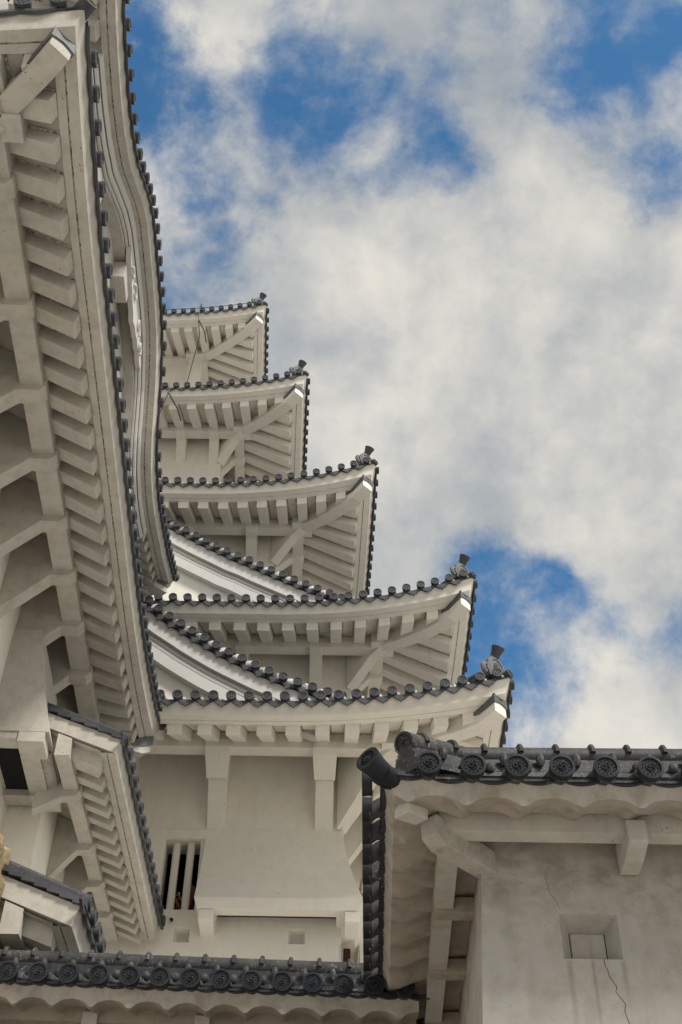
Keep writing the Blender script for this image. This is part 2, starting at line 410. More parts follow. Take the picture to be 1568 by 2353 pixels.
def hip(parent, sd, end, nb=None, hw=.15, PL=None):
    nb = nb or sd.nb
    a = sd.a if end else -sd.a
    dg = (a+sd.o).normalized(); pr = Vector((dg.y, -dg.x, 0))
    mb = MB(); rings = []
    for k in range(7):
        n = nb+(-.10-nb)*k/6
        c = sd.P(hip_path(sd, end, n), n, 0)
        zt = sd.zs(n)+.0; zb = sd.zs(n)-.34*min(1, hw/.13)
        if n > -.32: zt = .012
        rings.append([c-pr*hw+Vector((0, 0, zb)), c+pr*hw+Vector((0, 0, zb)), c+pr*hw+Vector((0, 0, zt)), c-pr*hw+Vector((0, 0, zt))])
    mb.loft(rings); mb.build('hip_rafter', PL, parent)
    mb = MB(); rings = []
    for n, zb in ((-.48, -.0), (-.34, -.11), (-.085, -.15)):
        c = sd.P(hip_path(sd, end, n), n, 0); h2 = hw+.02
        ring = []
        for x, z in ((-1, zb), (-.5, zb+.03), (0, zb+.045), (.5, zb+.03), (1, zb), (1, .03), (-1, .03)):
            ring.append(c+pr*h2*x+Vector((0, 0, z)))
        rings.append(ring)
    mb.loft(rings); mb.build('metal_cap', MET, parent)
def oni(parent, c, dg, sc=1.0, tube=True):
    """ridge-end ornament: arched plate with side scrolls, carved middle, flared tube above"""
    dg = Vector(dg).normalized(); x = Vector((dg.y, -dg.x, 0)); up = Vector((0, 0, 1)); c = Vector(c)
    def q(u, v, d): return c+x*u*sc+up*v*sc+dg*d*sc
    mb = MB()
    out = [(-.20, 0), (-.25, .16), (-.22, .32), (-.13, .43), (0, .47), (.13, .43), (.22, .32), (.25, .16), (.20, 0)]
    mb.loft([[q(u, v, -.07) for u, v in out], [q(u, v, .04) for u, v in out]])
    inn = [(-.11, .02), (-.14, .15), (-.10, .28), (0, .34), (.10, .28), (.14, .15), (.11, .02)]
    for s_ in (-1, 1):
        pts = []
        for j in range(12):
            t = -math.pi/2+j*.52; r_ = .11-.007*j
            pts.append(q(s_*(.27+math.cos(t)*r_*.8), .12+math.sin(t)*r_, 0))
        mb.tube(pts, [.045*sc]*12, 7)
        pts = [q(s_*u, v, .03) for u, v in ((.15, .05), (.19, .2), (.15, .33), (.06, .4), (0, .41))]
        mb.tube(pts, .035*sc, 7)
    o1 = mb.build('ridge_end_ornament', TIL, parent, smooth=True)
    mb = MB()
    mb.loft([[q(u, v, .041) for u, v in inn], [q(u*.9, v*.95+.01, .05) for u, v in inn]])
    for k in range(16):
        t = random.uniform(0, math.pi); r_ = random.uniform(.03, .12)
        p = (math.cos(t)*r_*.8, .16+math.sin(t)*r_*1.1)
        mb.tube([q(p[0], p[1], .05), q(p[0]+random.uniform(-.05, .05), p[1]-.07, .075)], .014*sc, 5)
    mb.build('carved_relief', TI, parent)
    if tube:
        mb = MB(); d2 = (dg*.62+up*.95).normalized()
        b0 = q(0, .40, -.04)
        mb.lathe(b0, d2, [(-.05, .085*sc), (.08*sc, .08*sc), (.17*sc, .09*sc), (.27*sc, .12*sc), (.285*sc, .12*sc), (.287*sc, .098*sc), (.275*sc, .092*sc)], 20)
        mb.build('flared_ridge_tube', TI, parent, smooth=True)
def hip_ridge(parent, sd, end, R, z1, back=.55, sc=1.0, ornament=True, cornertube=True, slope=.5):
    a = sd.a if end else -sd.a
    dg = (a+sd.o).normalized(); pr = Vector((dg.y, -dg.x, 0))
    def base(n):
        p = sd.P(hip_path(sd, end, n), n, 0); p.z += .26+slope*(.085-n); return p
    mb = MB(); ns = [-back-(R-back)*i/6 for i in range(7)]
    for j in range(4):
        rings = []
        for n in ns:
            p = base(n)+Vector((0, 0, .02+.062*j)); hw = .13-.012*(j % 2)-.008*j
            rings.append([p-pr*hw, p+pr*hw, p+pr*hw+Vector((0, 0, .05)), p-pr*hw+Vector((0, 0, .05))])
        mb.loft(rings)
    mb.tube([base(n)+Vector((0, 0, .31)) for n in ns], .085, 10)
    mb.build('hip_ridge', TI, parent)
    mb = MB()
    for n in ns[:-1]:
        p = base(n-.1)+Vector((0, 0, .16)); mb.box(p, (.30, .10, .30), 0, (pr, dg, Vector((0, 0, 1))))
    mb.build('ridge_plaster_band', PLB, parent)
    if ornament: oni(parent, base(-back+.04)+Vector((0, 0, .08)), dg, sc)
    if cornertube:
        mb = MB(); p = sd.P(hip_path(sd, end, .02), .02, .30)
        disc(mb, p+dg*.10+Vector((0, 0, .03)), (dg+Vector((0, 0, .25))), .09, 0, False, 18, .25)
        mb.tube([p+dg*.0, base(-.5)+Vector((0, 0, .05))], .085, 9)
        mb.build('corner_round_tile', TI, parent, smooth=True)
def eave(root, sides, zf, wall_n, bw=.28, bh=.33, raf=(.5, 0, .24), raf_rng=None, PL=None, hip_w=.15, arms=None, arm_drop=.6, arm_w=.26, pitch=.3, phase=None, R=3.6, style='point',
         roof_slope=.5, corbel=False, hips=(), beam=True, extra_stuff=True, ornament=True, tomoe=False, tip=-.28, hb=.19, tile_rng=None, skip_raf=None, orn_sc=1.0, back=.30):
    """builds a roof part with its sub-parts"""
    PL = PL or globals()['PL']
    mb = MB()
    for i, sd in enumerate(sides):
        ph = (phase[i] if phase else 0.0)
        r0, r1 = (tile_rng[i] if tile_rng and tile_rng[i] else (0 if not sd.cs else .12, sd.L-(0 if not sd.ce else .12)))
        tiles(mb, sd, pitch, R, ph, style, tomoe, roof_slope, q0=r0, q1=r1, r=.088, dz=(-.035 if style == 'point' else -.01))
    roof = mb.build('tiled_roof', [TI, PLB], root, smooth=True)
    mb = MB()
    for sd in sides:
        strip(mb, sd, [(.0, .215), (sd.sl, .205), (sd.sl*.3, .10), (0, 0), (sd.tp+sd.dd+.01, 0), (sd.tp+sd.dd+.008, .022), (sd.tp+sd.dd-.007, .022), (sd.tp+sd.dd-.009, .004), (sd.tp-.005, .006), (sd.tp-.005, .05)], [0, 0, 0, 0, 0, 1, 0, 0, 0])
    mb.build('eave_board', [PL, DIRT], roof)
    mb = MB()
    for sd in sides:
        strip(mb, sd, [(sd.tp+.01, .032), (-.6, sd.zs(-.6)), (sd.nb, sd.zs(sd.nb)), (sd.nb-.02, sd.zs(sd.nb)+.012), (wall_n, sd.zs(wall_n))], [0, 0, 0, 0], .4)
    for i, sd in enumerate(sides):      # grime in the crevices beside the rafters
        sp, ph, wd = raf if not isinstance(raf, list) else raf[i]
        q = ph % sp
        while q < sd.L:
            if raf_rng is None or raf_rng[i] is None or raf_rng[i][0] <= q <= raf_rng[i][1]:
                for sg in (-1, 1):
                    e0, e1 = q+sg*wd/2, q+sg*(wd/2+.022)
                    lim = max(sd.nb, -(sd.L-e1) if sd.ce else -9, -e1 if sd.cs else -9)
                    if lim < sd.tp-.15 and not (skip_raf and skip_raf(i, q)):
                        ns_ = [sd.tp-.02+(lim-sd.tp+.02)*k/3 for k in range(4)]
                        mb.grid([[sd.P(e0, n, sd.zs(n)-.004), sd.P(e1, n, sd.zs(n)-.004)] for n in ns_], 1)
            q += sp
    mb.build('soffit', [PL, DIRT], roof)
    if beam:
        for sd in sides:
            mb = MB(); nb = sd.nb; zb = sd.zs(nb)-bh
            pr = [(nb, sd.zs(nb)+.02), (nb, sd.zs(nb)-.015), (nb+.002, sd.zs(nb)-.03), (nb, zb), (nb-bw, zb), (nb-bw, sd.zs(nb-bw)+.02)]
            strip(mb, sd, pr, [0, 1, 0, 0, 0], .5)
            for q_, c_ in ((0, sd.cs), (sd.L, sd.ce)):
                if not c_: mb.face([sd.P(q_, n, z) for n, z in pr])
            mb.build('eave_beam', [PL, DIRT], roof)
    stuff = MB(); nst = 0
    for i, sd in enumerate(sides):
        sp, ph, wd = raf if not isinstance(raf, list) else raf[i]
        q = ph % sp
        while q < sd.L:
            if skip_raf and skip_raf(i, q): q += sp; continue
            m1 = MB(); inr = raf_rng is None or raf_rng[i] is None or raf_rng[i][0] <= q <= raf_rng[i][1]
            if inr:
                if rafter(m1, sd, q+random.uniform(-.012, .012), wd+random.uniform(-.012, .012), hb+random.uniform(-.01, .01), tip, None if beam else wall_n): m1.build('rafter', PL, roof, bevel=.009)
            elif extra_stuff:
                if rafter(stuff, sd, q, wd, hb, tip, None if beam else wall_n): nst += 1
            q += sp
    if nst:
        o = stuff.build('rafter_row', PL, roof); o['kind'] = 'stuff'
    if arms:
        for i, sd in enumerate(sides):
            nb = sd.nb; zb = sd.zs(nb)-bh
            for q in arms[i]:
                wn_, dr_ = wall_n, arm_drop
                if isinstance(q, tuple): q, wn_, dr_ = q
                mb = MB()
                pl = [(nb+.03, zb+.12), (nb+.03, zb-.01), (nb-.04, zb-.10), (nb-bw-.02, zb-.10), (wn_, zb-.10-dr_), (wn_, sd.zs(wn_)-.01), (nb-bw, sd.zs(nb-bw)-.01), (nb-bw, zb+.12)]
                hw = arm_w/2
                A_ = [sd.P(q-hw, n, z) for n, z in pl]; B_ = [sd.P(q+hw, n, z) for n, z in pl]
                mb.loft([A_, B_])
                if corbel:
                    pl = [(nb+.05, zb+.14), (nb+.05, zb-.02), (nb-.03, zb-.13), (nb-.36, zb-.42), (nb-.40, zb-.42), (nb-.40, sd.zs(nb-.40)-.01), (nb-bw, sd.zs(nb-bw)-.01), (nb-bw, zb+.14)]
                    rings = [[sd.P(q+x*(hw+.055)*(1 if z > zb-.2 else .86), n, z) for n, z in pl] for x in (-1, 1)]
                    mb.loft(rings)
                mb.build('bracket_arm', PL, roof, bevel=.008)
    for (i, end) in hips:
        sd = sides[i]; hip(roof, sd, end, PL=PL, hw=hip_w)
        hip_ridge(roof, sd, end, min(R, 3.0), 0, back=back, ornament=ornament, slope=roof_slope, sc=orn_sc)
        if beam:   # diagonal brace from the wall corner to the beam corner
            nb = sd.nb; zb = sd.zs(nb)-bh
            a = sd.a if end else -sd.a; dg = (a+sd.o).normalized(); pr = Vector((dg.y, -dg.x, 0))
            def Q(n, z): return sd.P(hip_path(sd, end, n), n, z)
            pl = [(nb-.05, zb+.1), (nb-.05, zb-.03), (nb-bw+.05, zb-.09), (wall_n, zb-.09-arm_drop), (wall_n, sd.zs(wall_n)-.02), (nb-bw, sd.zs(nb-bw)-.02)]
            mb = MB(); mb.loft([[Q(n, z)-pr*.12 for n, z in pl], [Q(n, z)+pr*.12 for n, z in pl]]); mb.build('corner_brace', PL, roof)
            mb = MB()
            for vec in (a, sd.o):   # beam ends crossing at the corner
                c = Q(nb, 0); zc = (sd.zs(nb)+zb)/2
                other = sd.o if vec is a else a
                c2 = Q(nb-.001, 0)-other*(bw/2)+vec*.09; c2.z = sd.O.z+zc-.02
                mb.box(c2, (.22, bw+.03, bh-.02), 0, (vec, other, Vector((0, 0, 1))))
            mb.build('beam_end', PL, roof)
    return roof

# ================================================================== ground
g = MB(); g.face([(-400, -400, 0), (400, -400, 0), (400, 400, 0), (-400, 400, 0)])
gr = g.build('ground', GRAV); gr['kind'] = 'structure'

# ================================================================== main keep
KX0 = -9.0
keep = thing('castle_keep', 'tall white plaster keep with five stacked tiled roofs rising behind the other buildings', 'castle keep', (-4, 22, 0))
TIERS = [  # Yf, Zf, Xc, H, wall n, nb, rafter spacing, rafter X, tile pitch, arms X, drop
    (16.70, 13.46, 2.85, .55, -2.75, -1.75, .50, -.25, .30, (-2.16, -.22), 1.0, -1.30),
    (18.99, 17.60, 2.72, .75, -2.45, -1.72, .50, -.56, .30, (-2.12, -.50), .50, -.9),
    (20.10, 22.24, .73, .78, -2.40, -1.65, .47, -1.9, .30, (-3.9, -2.25), .42, -.9),
    (21.05, 26.97, -1.10, .66, -2.35, -1.70, .48, -3.18, .30, (-4.6, -3.66), .55, -.9),
    (23.20, 33.33, -2.64, .60, -2.20, -2.15, .43, -4.6, .30, (), .0, 0),
]
roofs = []
for k, (Yf, Zf, Xc, H, wn, nb, rs, rx, pt, ax, drop, _) in enumerate(TIERS):
    F_ = Side((KX0, Yf, Zf), (1, 0), Xc-KX0, ce=True, H=(0, H), T=(3, 4.2), nb=nb)
    G_ = Side((Xc, Yf, Zf), (-.0375, 1), 9.5, cs=True, H=(H, 0), T=(4.2, 3), nb=nb); G_.o = Vector((1-.0375, 0, 0))
    arms = [[x-KX0 for x in ax]+[ax[0]-KX0-1.7*j for j in (1, 2) if ax[0]-1.7*j > KX0+.5], [(-nb)+1.1+1.65*j for j in range(4)]] if ax else None
    roofs.append(eave(keep, [F_, G_], Zf, wn, raf=[(rs, rx-KX0, .24), (rs, .62+.1*k, .24)], raf_rng=[(-5-KX0, 99), (0, 4.9)], arms=arms, arm_drop=drop, arm_w=(.33 if k == 0 else .27), pitch=pt,
         phase=[(Xc-KX0) % .3-.14, .16], R=4.4, hips=[(0, True)], PL=PLK, corbel=(k == 0), beam=k < 4, back=.16, orn_sc=1.0))
# walls: one box per storey, each standing on the roof below
def wallbox(name, x0, x1, y0, y1, z0, z1, parent, mat=PLK):
    x2 = x1-.0375*(y1-y0); mb = MB(); mb.loft([[(x0, y0, z0), (x1, y0, z0), (x2, y1, z0), (x0, y1, z0)], [(x0, y0, z1), (x1, y0, z1), (x2, y1, z1), (x0, y1, z1)]])
    return mb.build(name, mat, parent)
zlow = 0
walls = []
for k, (Yf, Zf, Xc, H, wn, nb, *_r) in enumerate(TIERS):
    x1 = Xc+wn; y0 = Yf-wn; zt = Zf+.03+(-wn-.28)*.585
    if k == 0: zlow = zt; walls.append(None); continue
    walls.append(wallbox('wall', KX0, x1, y0, Yf+9.5, zlow-.4, zt, keep)); zlow = zt
# top storey: corner pillar and bearing blocks
Yf, Zf, Xc = TIERS[4][0], TIERS[4][1], TIERS[4][2]
mb = MB(); xw, yw = Xc-2.2, Yf+2.2
mb.box((xw-.12, yw-.04, Zf-1.2), (.42, .42, 4.2)); mb.build('corner_pillar', PLK, keep)
mb = MB(); mb.box((xw-.15, yw-.14, Zf+.80), (.62, .5, .28)); mb.box((xw-.9, yw-.06, Zf+.78), (1.0, .14, .16)); mb.box((xw+.12, yw+.4, Zf+.74), (.22, .9, .34)); mb.build('bearing_block', PLK, keep)
# top main roof over tier five (hipped-gable mass)
mb = MB(); zz = Zf+.26+.5*4.4
mb.loft([[(KX0, Yf+4.2, zz), (Xc-4.2, Yf+4.2, zz), (Xc-4.2, Yf+9.5, zz), (KX0, Yf+9.5, zz)], [(KX0, Yf+6.6, zz+1.8), (Xc-4.6, Yf+6.6, zz+1.8), (Xc-4.6, Yf+7, zz+1.8), (KX0, Yf+7, zz+1.8)]])
mb.build('upper_roof', TI, keep)

# storey below the first roof, with a slit window, loopholes and a flared drop chute
WY, WX = 19.45, .12
def wall_with_holes(name, x0, x1, z0, z1, y, holes, parent, mat=PLK, y_back=None, depth=.35):
    """wall face in the plane y; holes: (hx0,hx1,hz0,hz1, inset) opened as splayed recesses"""
    mb = MB(); xs = sorted({x0, x1, *[h[0] for h in holes], *[h[1] for h in holes]}); zs = sorted({z0, z1, *[h[2] for h in holes], *[h[3] for h in holes]})
    for i in range(len(xs)-1):
        for j in range(len(zs)-1):
            cx, cz = (xs[i]+xs[i+1])/2, (zs[j]+zs[j+1])/2
            if any(h[0] < cx < h[1] and h[2] < cz < h[3] for h in holes): continue
            mb.face([(xs[i], y, zs[j]), (xs[i+1], y, zs[j]), (xs[i+1], y, zs[j+1]), (xs[i], y, zs[j+1])])
    for hx0, hx1, hz0, hz1, ins, dp in holes:
        a = [(hx0, y, hz0), (hx1, y, hz0), (hx1, y, hz1), (hx0, y, hz1)]; s_ = ins
        b = [(hx0+s_, y+dp, hz0+s_*.6), (hx1-s_, y+dp, hz0+s_*.6), (hx1-s_, y+dp, hz1-s_), (hx0+s_, y+dp, hz1-s_)]
        mb.grid([a, b], close=True)
    return mb.build(name, mat, parent)
WX0, WX1, WZ0, WZ1 = -3.03, -2.40, 11.38, 12.70
w0 = wall_with_holes('wall', KX0, WX, 2.0, 15.0, WY, [(WX0, WX1, WZ0, WZ1, .0, .5), (-2.71, -2.43, 10.80, 11.06, .05, .16), (-.77, -.49, 10.80, 11.06, .04, .16)], keep)
for lx in (-2.57, -.63):
    mb = MB(); mb.box((lx, WY+.17, 10.93), (.30, .04, .26)); mb.build('loophole_shutter', PLB, keep)
mb = MB(); mb.box((WX-.02, WY+4.6, 8.5), (.04, 9.2, 13)); mb.build('side_wall', PLK, keep)
mb = MB(); mb.box(((WX0+WX1)/2, WY+.9, (WZ0+WZ1)/2), (1.1, .8, 1.5))
win = MB(); win.box(((WX0+WX1)/2, WY+1.6, (WZ0+WZ1)/2), (1.3, .05, 1.8)); win.box((WX0-.1, WY+1.05, 12.0), (.04, 1.1, 1.7)); win.box((WX1+.1, WY+1.05, 12.0), (.04, 1.1, 1.7)); win.box((-2.8, WY+1.05, WZ1+.1), (1.2, 1.1, .04)); win.box((-2.8, WY+1.05, WZ0-.1), (1.2, 1.1, .04))
wino = win.build('slit_window', DARK, keep)
for bx in (-2.84, -2.585):
    mb = MB(); h = .062; c45 = .03
    oc = [(-h, -h+c45), (-h+c45, -h), (h-c45, -h), (h, -h+c45), (h, h), (-h, h)]
    mb.loft([[(bx+x, WY+.16+y, WZ0) for x, y in oc], [(bx+x, WY+.16+y, WZ1) for x, y in oc]]); mb.build('window_bar', PLK, wino)
mb = MB(); mb.box((WX0-.14, WY-.03, 12.05), (.26, .12, 1.34)); mb.box((WX0+.30, WY-.015, WZ1+.11), (1.3, .04, .2)); mb.build('window_frame', PLK, wino, bevel=.02)
# spout
mb = MB(); mb.lathe((-2.76, WY+.02, 11.20), (0, -1, -.35), [(0, .028), (.13, .028), (.13, .018), (.05, .016)], 10); mb.build('drain_spout', WOOD_SHADE, keep)
# flared chute
cx0t, cx1t, cx0b, cx1b = -2.32, .12, -2.34, .48; zt, zb1, zb2 = 12.95, 11.27, 11.10; yb = WY-.68
mb = MB()
ringA = [(cx0t, WY-.008, zt), (cx1t+.02, WY-.008, zt), (cx1t+.02, WY+.8, zt), (cx0t, WY+.8, zt)]
def lerp(a, b, t): return a+(b-a)*t
rings = [ringA]
for t in (.1, .2, .3, .4, .5, .6, .7, .8, .9, 1):
    f = t**1.45
    rings.append([(lerp(cx0t, cx0b, f), lerp(WY-.008, yb, f), lerp(zt, zb1, t)), (lerp(cx1t, cx1b, f), lerp(WY-.008, yb, f), lerp(zt, zb1, t)), (lerp(cx1t, cx1b, f), WY+5.0 if False else WY+1.6, lerp(zt, zb1, t)), (lerp(cx0t, cx0b, f), WY+.8 if False else WY+.4, lerp(zt, zb1, t))])
mb.grid([[r[3], r[0], r[1], r[2]] for r in rings])
ch = mb.build('drop_chute', PLK, keep, smooth=True)
mb = MB()
mb.grid([[(cx0b, WY+.1, zb1), (cx0b, yb, zb1), (cx1b, yb, zb1), (cx1b, WY+1.6, zb1)], [(cx0b+.06, WY+.1, zb2), (cx0b+.06, yb+.05, zb2), (cx1b-.12, yb+.05, zb2), (cx1b-.12, WY+1.6, zb2)],
         [(cx0b+.35, WY+.1, zb2+.01), (cx0b+.35, yb+.32, zb2+.01), (cx1b-.45, yb+.32, zb2+.01), (cx1b-.45, WY+1.6, zb2+.01)], [(cx0b+.35, WY+.1, zb2+.3), (cx0b+.35, yb+.34, zb2+.3), (cx1b-.45, yb+.34, zb2+.3), (cx1b-.45, WY+1.6, zb2+.3)]])
mb.build('chute_rim', PLK, ch)
mb = MB(); mb.box((-1.05, WY-.16, zb2+.17), (2.2, .30, .02)); mb.build('chute_opening', DARK, ch)
for bx in (-2.13, .29):
    mb = MB(); mb.box((bx, WY-.30, zb2-.10), (.24, .62, .19)); mb.build('support_block', PLK, ch, bevel=.01)
mb = MB(); mb.box((WX+.10, WY+.6, 9.4), (.12, .3, 3.1)); mb.build('doorway_board', RED, keep)
mb = MB(); mb.box((WX+.50, WY+1.3, 9.6), (.34, 1.0, 3.2)); mb.build('side_buttress', PLK, keep)
# small openings on the fourth storey
y4 = 21.05+2.35
for nm, x, z, sx, sz in (('slit_window', -5.35, 25.55, .7, 1.2), ('loophole', -4.15, 25.75, .36, .34)):
    mb = MB(); mb.box((x, y4+.04, z), (sx, .10, sz)); wo_ = mb.build(nm, PLD, keep)
    if nm == 'slit_window':
        for j in (-1, 0, 1):
            b2 = MB(); b2.box((x+j*.2, y4-.015, z), (.09, .05, sz)); b2.build('window_bar', PL, wo_)

# gables (chidori-hafu) on the first and second roofs
def gable(pts, Y, parent, nd_, zfl):
    """right-hand rake of a triangular gable; pts (x,z) of the end-tile centres from top to bottom"""
    P3 = [Vector((x, Y, z)) for x, z in pts]
    top = P3[0]; ctr = 2*Vector((pts[0][0]-1.6, Y, pts[0][1]+1.25))-top
    # extend the rake upward to the hidden apex and mirror it
    ext = [Vector((pts[0][0]-1.75, Y, pts[0][1]+1.55)), Vector((pts[0][0]-.85, Y, pts[0][1]+.68))]
    R_ = ext+P3; ax = ext[0].x
    Lh = [Vector((2*ax-p.x, Y, p.z)) for p in reversed(R_[1:])]
    full = Lh+R_; n = len(full)
    def nrm(i):
        t = (full[min(i+1, n-1)]-full[max(i-1, 0)]).normalized(); v = Vector((t.z, 0, -t.x)); return v if v.z < 0 else -v
    nr = [nrm(i) for i in range(n)]
    def row(i, lst): return [full[i]+nr[i]*a+Vector((0, b, 0)) for a, b in lst]
    prof = [(.06, .05), (.10, .05), (.10, .02), (.40, .02), (.40, .13), (.44, .13), (.44, .10), (.50, .10), (.50, .14), (.515, .14), (.515, .10), (.58, .10), (.58, .14), (.595, .14), (.595, .10), (.82, .10), (.82, .30)]
    g_ = MB(); g_.grid([row(i, prof) for i in range(n)]); gb = g_.build('gable_board', PLB, parent)
    t_ = MB()
    rows = [row(i, [(.075, .0), (.075, .1), (.06, 2.6), (.0, 2.6), (.03, .05), (.05, .0)]) for i in range(n)]
    t_.grid(rows)
    # discs and pendants at constant spacing along the rake
    acc = 0; pos = []
    seg = [(full[i+1]-full[i]).length for i in range(n-1)]; Lt = sum(seg)
    def at_(d):
        i = 0
        while i < n-2 and d > seg[i]: d -= seg[i]; i += 1
        f = d/seg[i]; return full[i].lerp(full[i+1], f), nr[i].lerp(nr[i+1], f).normalized()
    k = int(Lt/.295)
    for j in range(k+1):
        p, v = at_(min(Lt-.01, Lt-j*.295))
        disc(t_, p+Vector((0, -.10, 0))-v*.03, (0, -1, 0), .088)
        t_.tube([p+Vector((0, -.08, 0))-v*.03, p+Vector((0, .5, 0))-v*.03], .075, 9)
        if j < k:
            p2, v2 = at_(Lt-(j+.5)*.295); tt = Vector((-v2.z, 0, v2.x))
            sh = [(-.14, .02), (0, .045), (.14, .02), (.14, .075), (.10, .10), (.05, .115), (.03, .14), (0, .165), (-.03, .14), (-.05, .115), (-.10, .10), (-.14, .075)]
            t_.loft([[p2+tt*a+v2*b+Vector((0, -.05, 0)) for a, b in sh], [p2+tt*a+v2*b+Vector((0, -.02, 0)) for a, b in sh]])
    t_.build('gable_tiles', TI, parent, smooth=True)
    l_ = MB()
    for j in range(k):
        p, v = at_(Lt-(j+.5)*.295)
        l_.blob(p-v*.06+Vector((0, .10, 0)), (.125, .12, .10), 0, 8, 5, .12); l_.blob(p-v*.03+Vector((.06, .08, -.02)), (.06, .06, .06), 0, 7, 5, .1)
    l_.build('plaster_joint', PLB, parent, smooth=True)
    m_ = MB()
    low = full[-1].z+.42
    for i in range(n-1):
        a, b = row(i, [(.80, .28)])[0], row(i+1, [(.80, .28)])[0]
        m_.face([a, b, Vector((b.x, Y+.28, low-.8)), Vector((a.x, Y+.28, low-.8))])
    m_.build('gable_wall', PLK, parent)
gable([(-3.72, 16.91), (-3.49, 16.68), (-3.24, 16.48), (-2.98, 16.29), (-2.73, 16.10), (-2.47, 15.92), (-2.20, 15.74), (-1.93, 15.58), (-1.66, 15.43), (-1.39, 15.28), (-1.10, 15.14), (-.81, 15.01), (-.52, 14.89), (-.22, 14.78), (.08, 14.68)], 17.9, roofs[0], 12, 0)
gable([(-3.85, 21.20), (-3.56, 21.00), (-3.27, 20.81), (-2.98, 20.63), (-2.69, 20.46), (-2.40, 20.28), (-2.09, 20.13), (-1.80, 19.96), (-1.50, 19.80), (-1.21, 19.65), (-.91, 19.49), (-.61, 19.34), (-.29, 19.19), (.02, 19.04), (.3, 18.92)], 20.2, roofs[1], 12, 0)
# small round ridge finial peeping over the third roof
mb = MB(); c = Vector((-.98, 21.6, 24.05)); disc(mb, c+Vector((0, 0, .12)), (0, -1, .1), .10, 0, False, 18, .2); mb.box(c+Vector((0, .05, -.16)), (.16, .12, .4)); mb.box(c+Vector((0, .08, -.38)), (.42, .12, .16)); mb.build('ridge_finial', TI, roofs[2], smooth=True)

# ================================================================== left turret
LA = Vector((-.0375, 1, 0)).normalized()
def lx(Y): return -2.745-.0375*(Y-8)
turret = thing('castle_turret', 'white turret at the left with long curved eaves seen from below', 'castle turret', (-5, 10, 0))
YA0, YA1, ZA = 4.95, 17.2, 12.68
cA0 = Vector((lx(YA0), YA0, ZA)); LAE = (YA1-YA0)/LA.y
east = Side(cA0, LA, LAE, cs=True, ce=True, H=(.42, .62), T=(2.9, 5.0), nb=-.75)
south = Side(cA0-Vector((LA.y, -LA.x, 0))*5.5, (LA.y, -LA.x), 5.5, ce=True, H=(0, .42), T=(3, 2.9), nb=-.75)
cA1 = cA0+LA*LAE
north = Side(cA1, (-LA.y, LA.x), 3.0, cs=True, H=(.62, 0), T=(5.0, 3), nb=-.75)
arA = [y/LA.y for y in (1.55, 3.05, 4.25, 5.35, 6.45, 7.5, 8.6, 9.75)]
for sd in (south, east, north): sd.tp, sd.dd, sd.sl = -.20, .085, .055
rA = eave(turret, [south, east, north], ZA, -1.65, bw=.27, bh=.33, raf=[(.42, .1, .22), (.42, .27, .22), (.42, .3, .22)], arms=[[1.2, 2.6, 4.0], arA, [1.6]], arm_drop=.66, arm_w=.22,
          pitch=.325, phase=[.1, .1, .1], R=1.9, style='arc', hip_w=.115, hips=[(1, False), (1, True)], ornament=False)
# B: upper curved roof; the height of the fascia follows the undulating gable
BT = [(5.6, .45), (6.3, .30), (6.52, .22), (7.0, .14), (7.62, .10), (8.18, .19), (8.75, .41), (9.32, .86), (9.84, 1.26), (10.33, 1.50), (10.73, 1.56), (11.21, 1.60), (11.97, 1.66), (12.54, 1.60), (12.89, 1.42), (13.26, 1.07), (13.53, .66), (13.75, .30), (14.15, .0), (14.67, -.10), (15.23, -.06), (16.13, .18), (17.11, .48), (18.42, 1.02), (19.5, 1.5)]
def bx(Y): return -3.0-.0375*(Y-7)
YB0, YB1, ZB = 5.2, 18.35, 16.75
def zB(q):
    y = YB0+q*LA.y
    if y <= BT[0][0]: return BT[0][1]+.35*(BT[0][0]-y)
    for (a, b), (c, d) in zip(BT, BT[1:]):
        if a <= y <= c:
            t = (y-a)/(c-a); return b+(d-b)*t
    return BT[-1][1]
cB0 = Vector((bx(YB0), YB0, ZB)); LBE = (YB1-YB0)/LA.y
eastB = Side(cB0, LA, LBE, cs=True, ce=True, H=(0, 0), nb=-1.2, zf=zB)
cB1 = cB0+LA*LBE
northB = Side(cB1, (-LA.y, LA.x), 3.0, cs=True, H=(1.0, 0), T=(2.5, 3), nb=-1.2)
for sd in (eastB, northB): sd.tp, sd.dd, sd.sl = -.20, .085, .055
archlo, archhi = (6.95-YB0)/LA.y, (15.75-YB0)/LA.y
eastB.w = lambda n: 1.0 if n > -.9 else max(0, (n+1.6)/.7)
rB = eave(turret, [eastB, northB], ZB, -1.6, raf=[(.42, .2, .22), (.42, .3, .22)], pitch=.325, phase=[.2, .1], R=1.9, style='arc', hip_w=.12, hips=[(0, True)], ornament=False, beam=False,
          skip_raf=lambda i, q: i == 0 and archlo-.1 < q < archhi)
mb = MB()
def arcstrip(mb, prof, q0, q1, k=60, mats=None):
    rows = [[eastB.P(q0+(q1-q0)*i/k, n, z) for n, z in prof] for i in range(k+1)]
    mb.grid(rows, mats=mats); mb.face(rows[0]); mb.face(rows[-1])
arcstrip(mb, [(-.18, .01), (-.18, -.13), (-.215, -.15), (-.225, -.10), (-.235, -.10), (-.24, -.22), (-.275, -.24), (-.28, -.18), (-.29, -.18), (-.295, -.28), (-.33, -.28), (-.36, -.02)], archlo, archhi)
mb.build('curved_bargeboard', PLB, rB)
mb = MB()
arcstrip(mb, [(-.34, -.02), (-.34, -.35), (-.52, -.35), (-.52, -1.05), (-.60, -1.05), (-.60, -1.5)], archlo+.3, archhi-.3)
mb.build('gable_panel', PL, rB)
mb = MB()
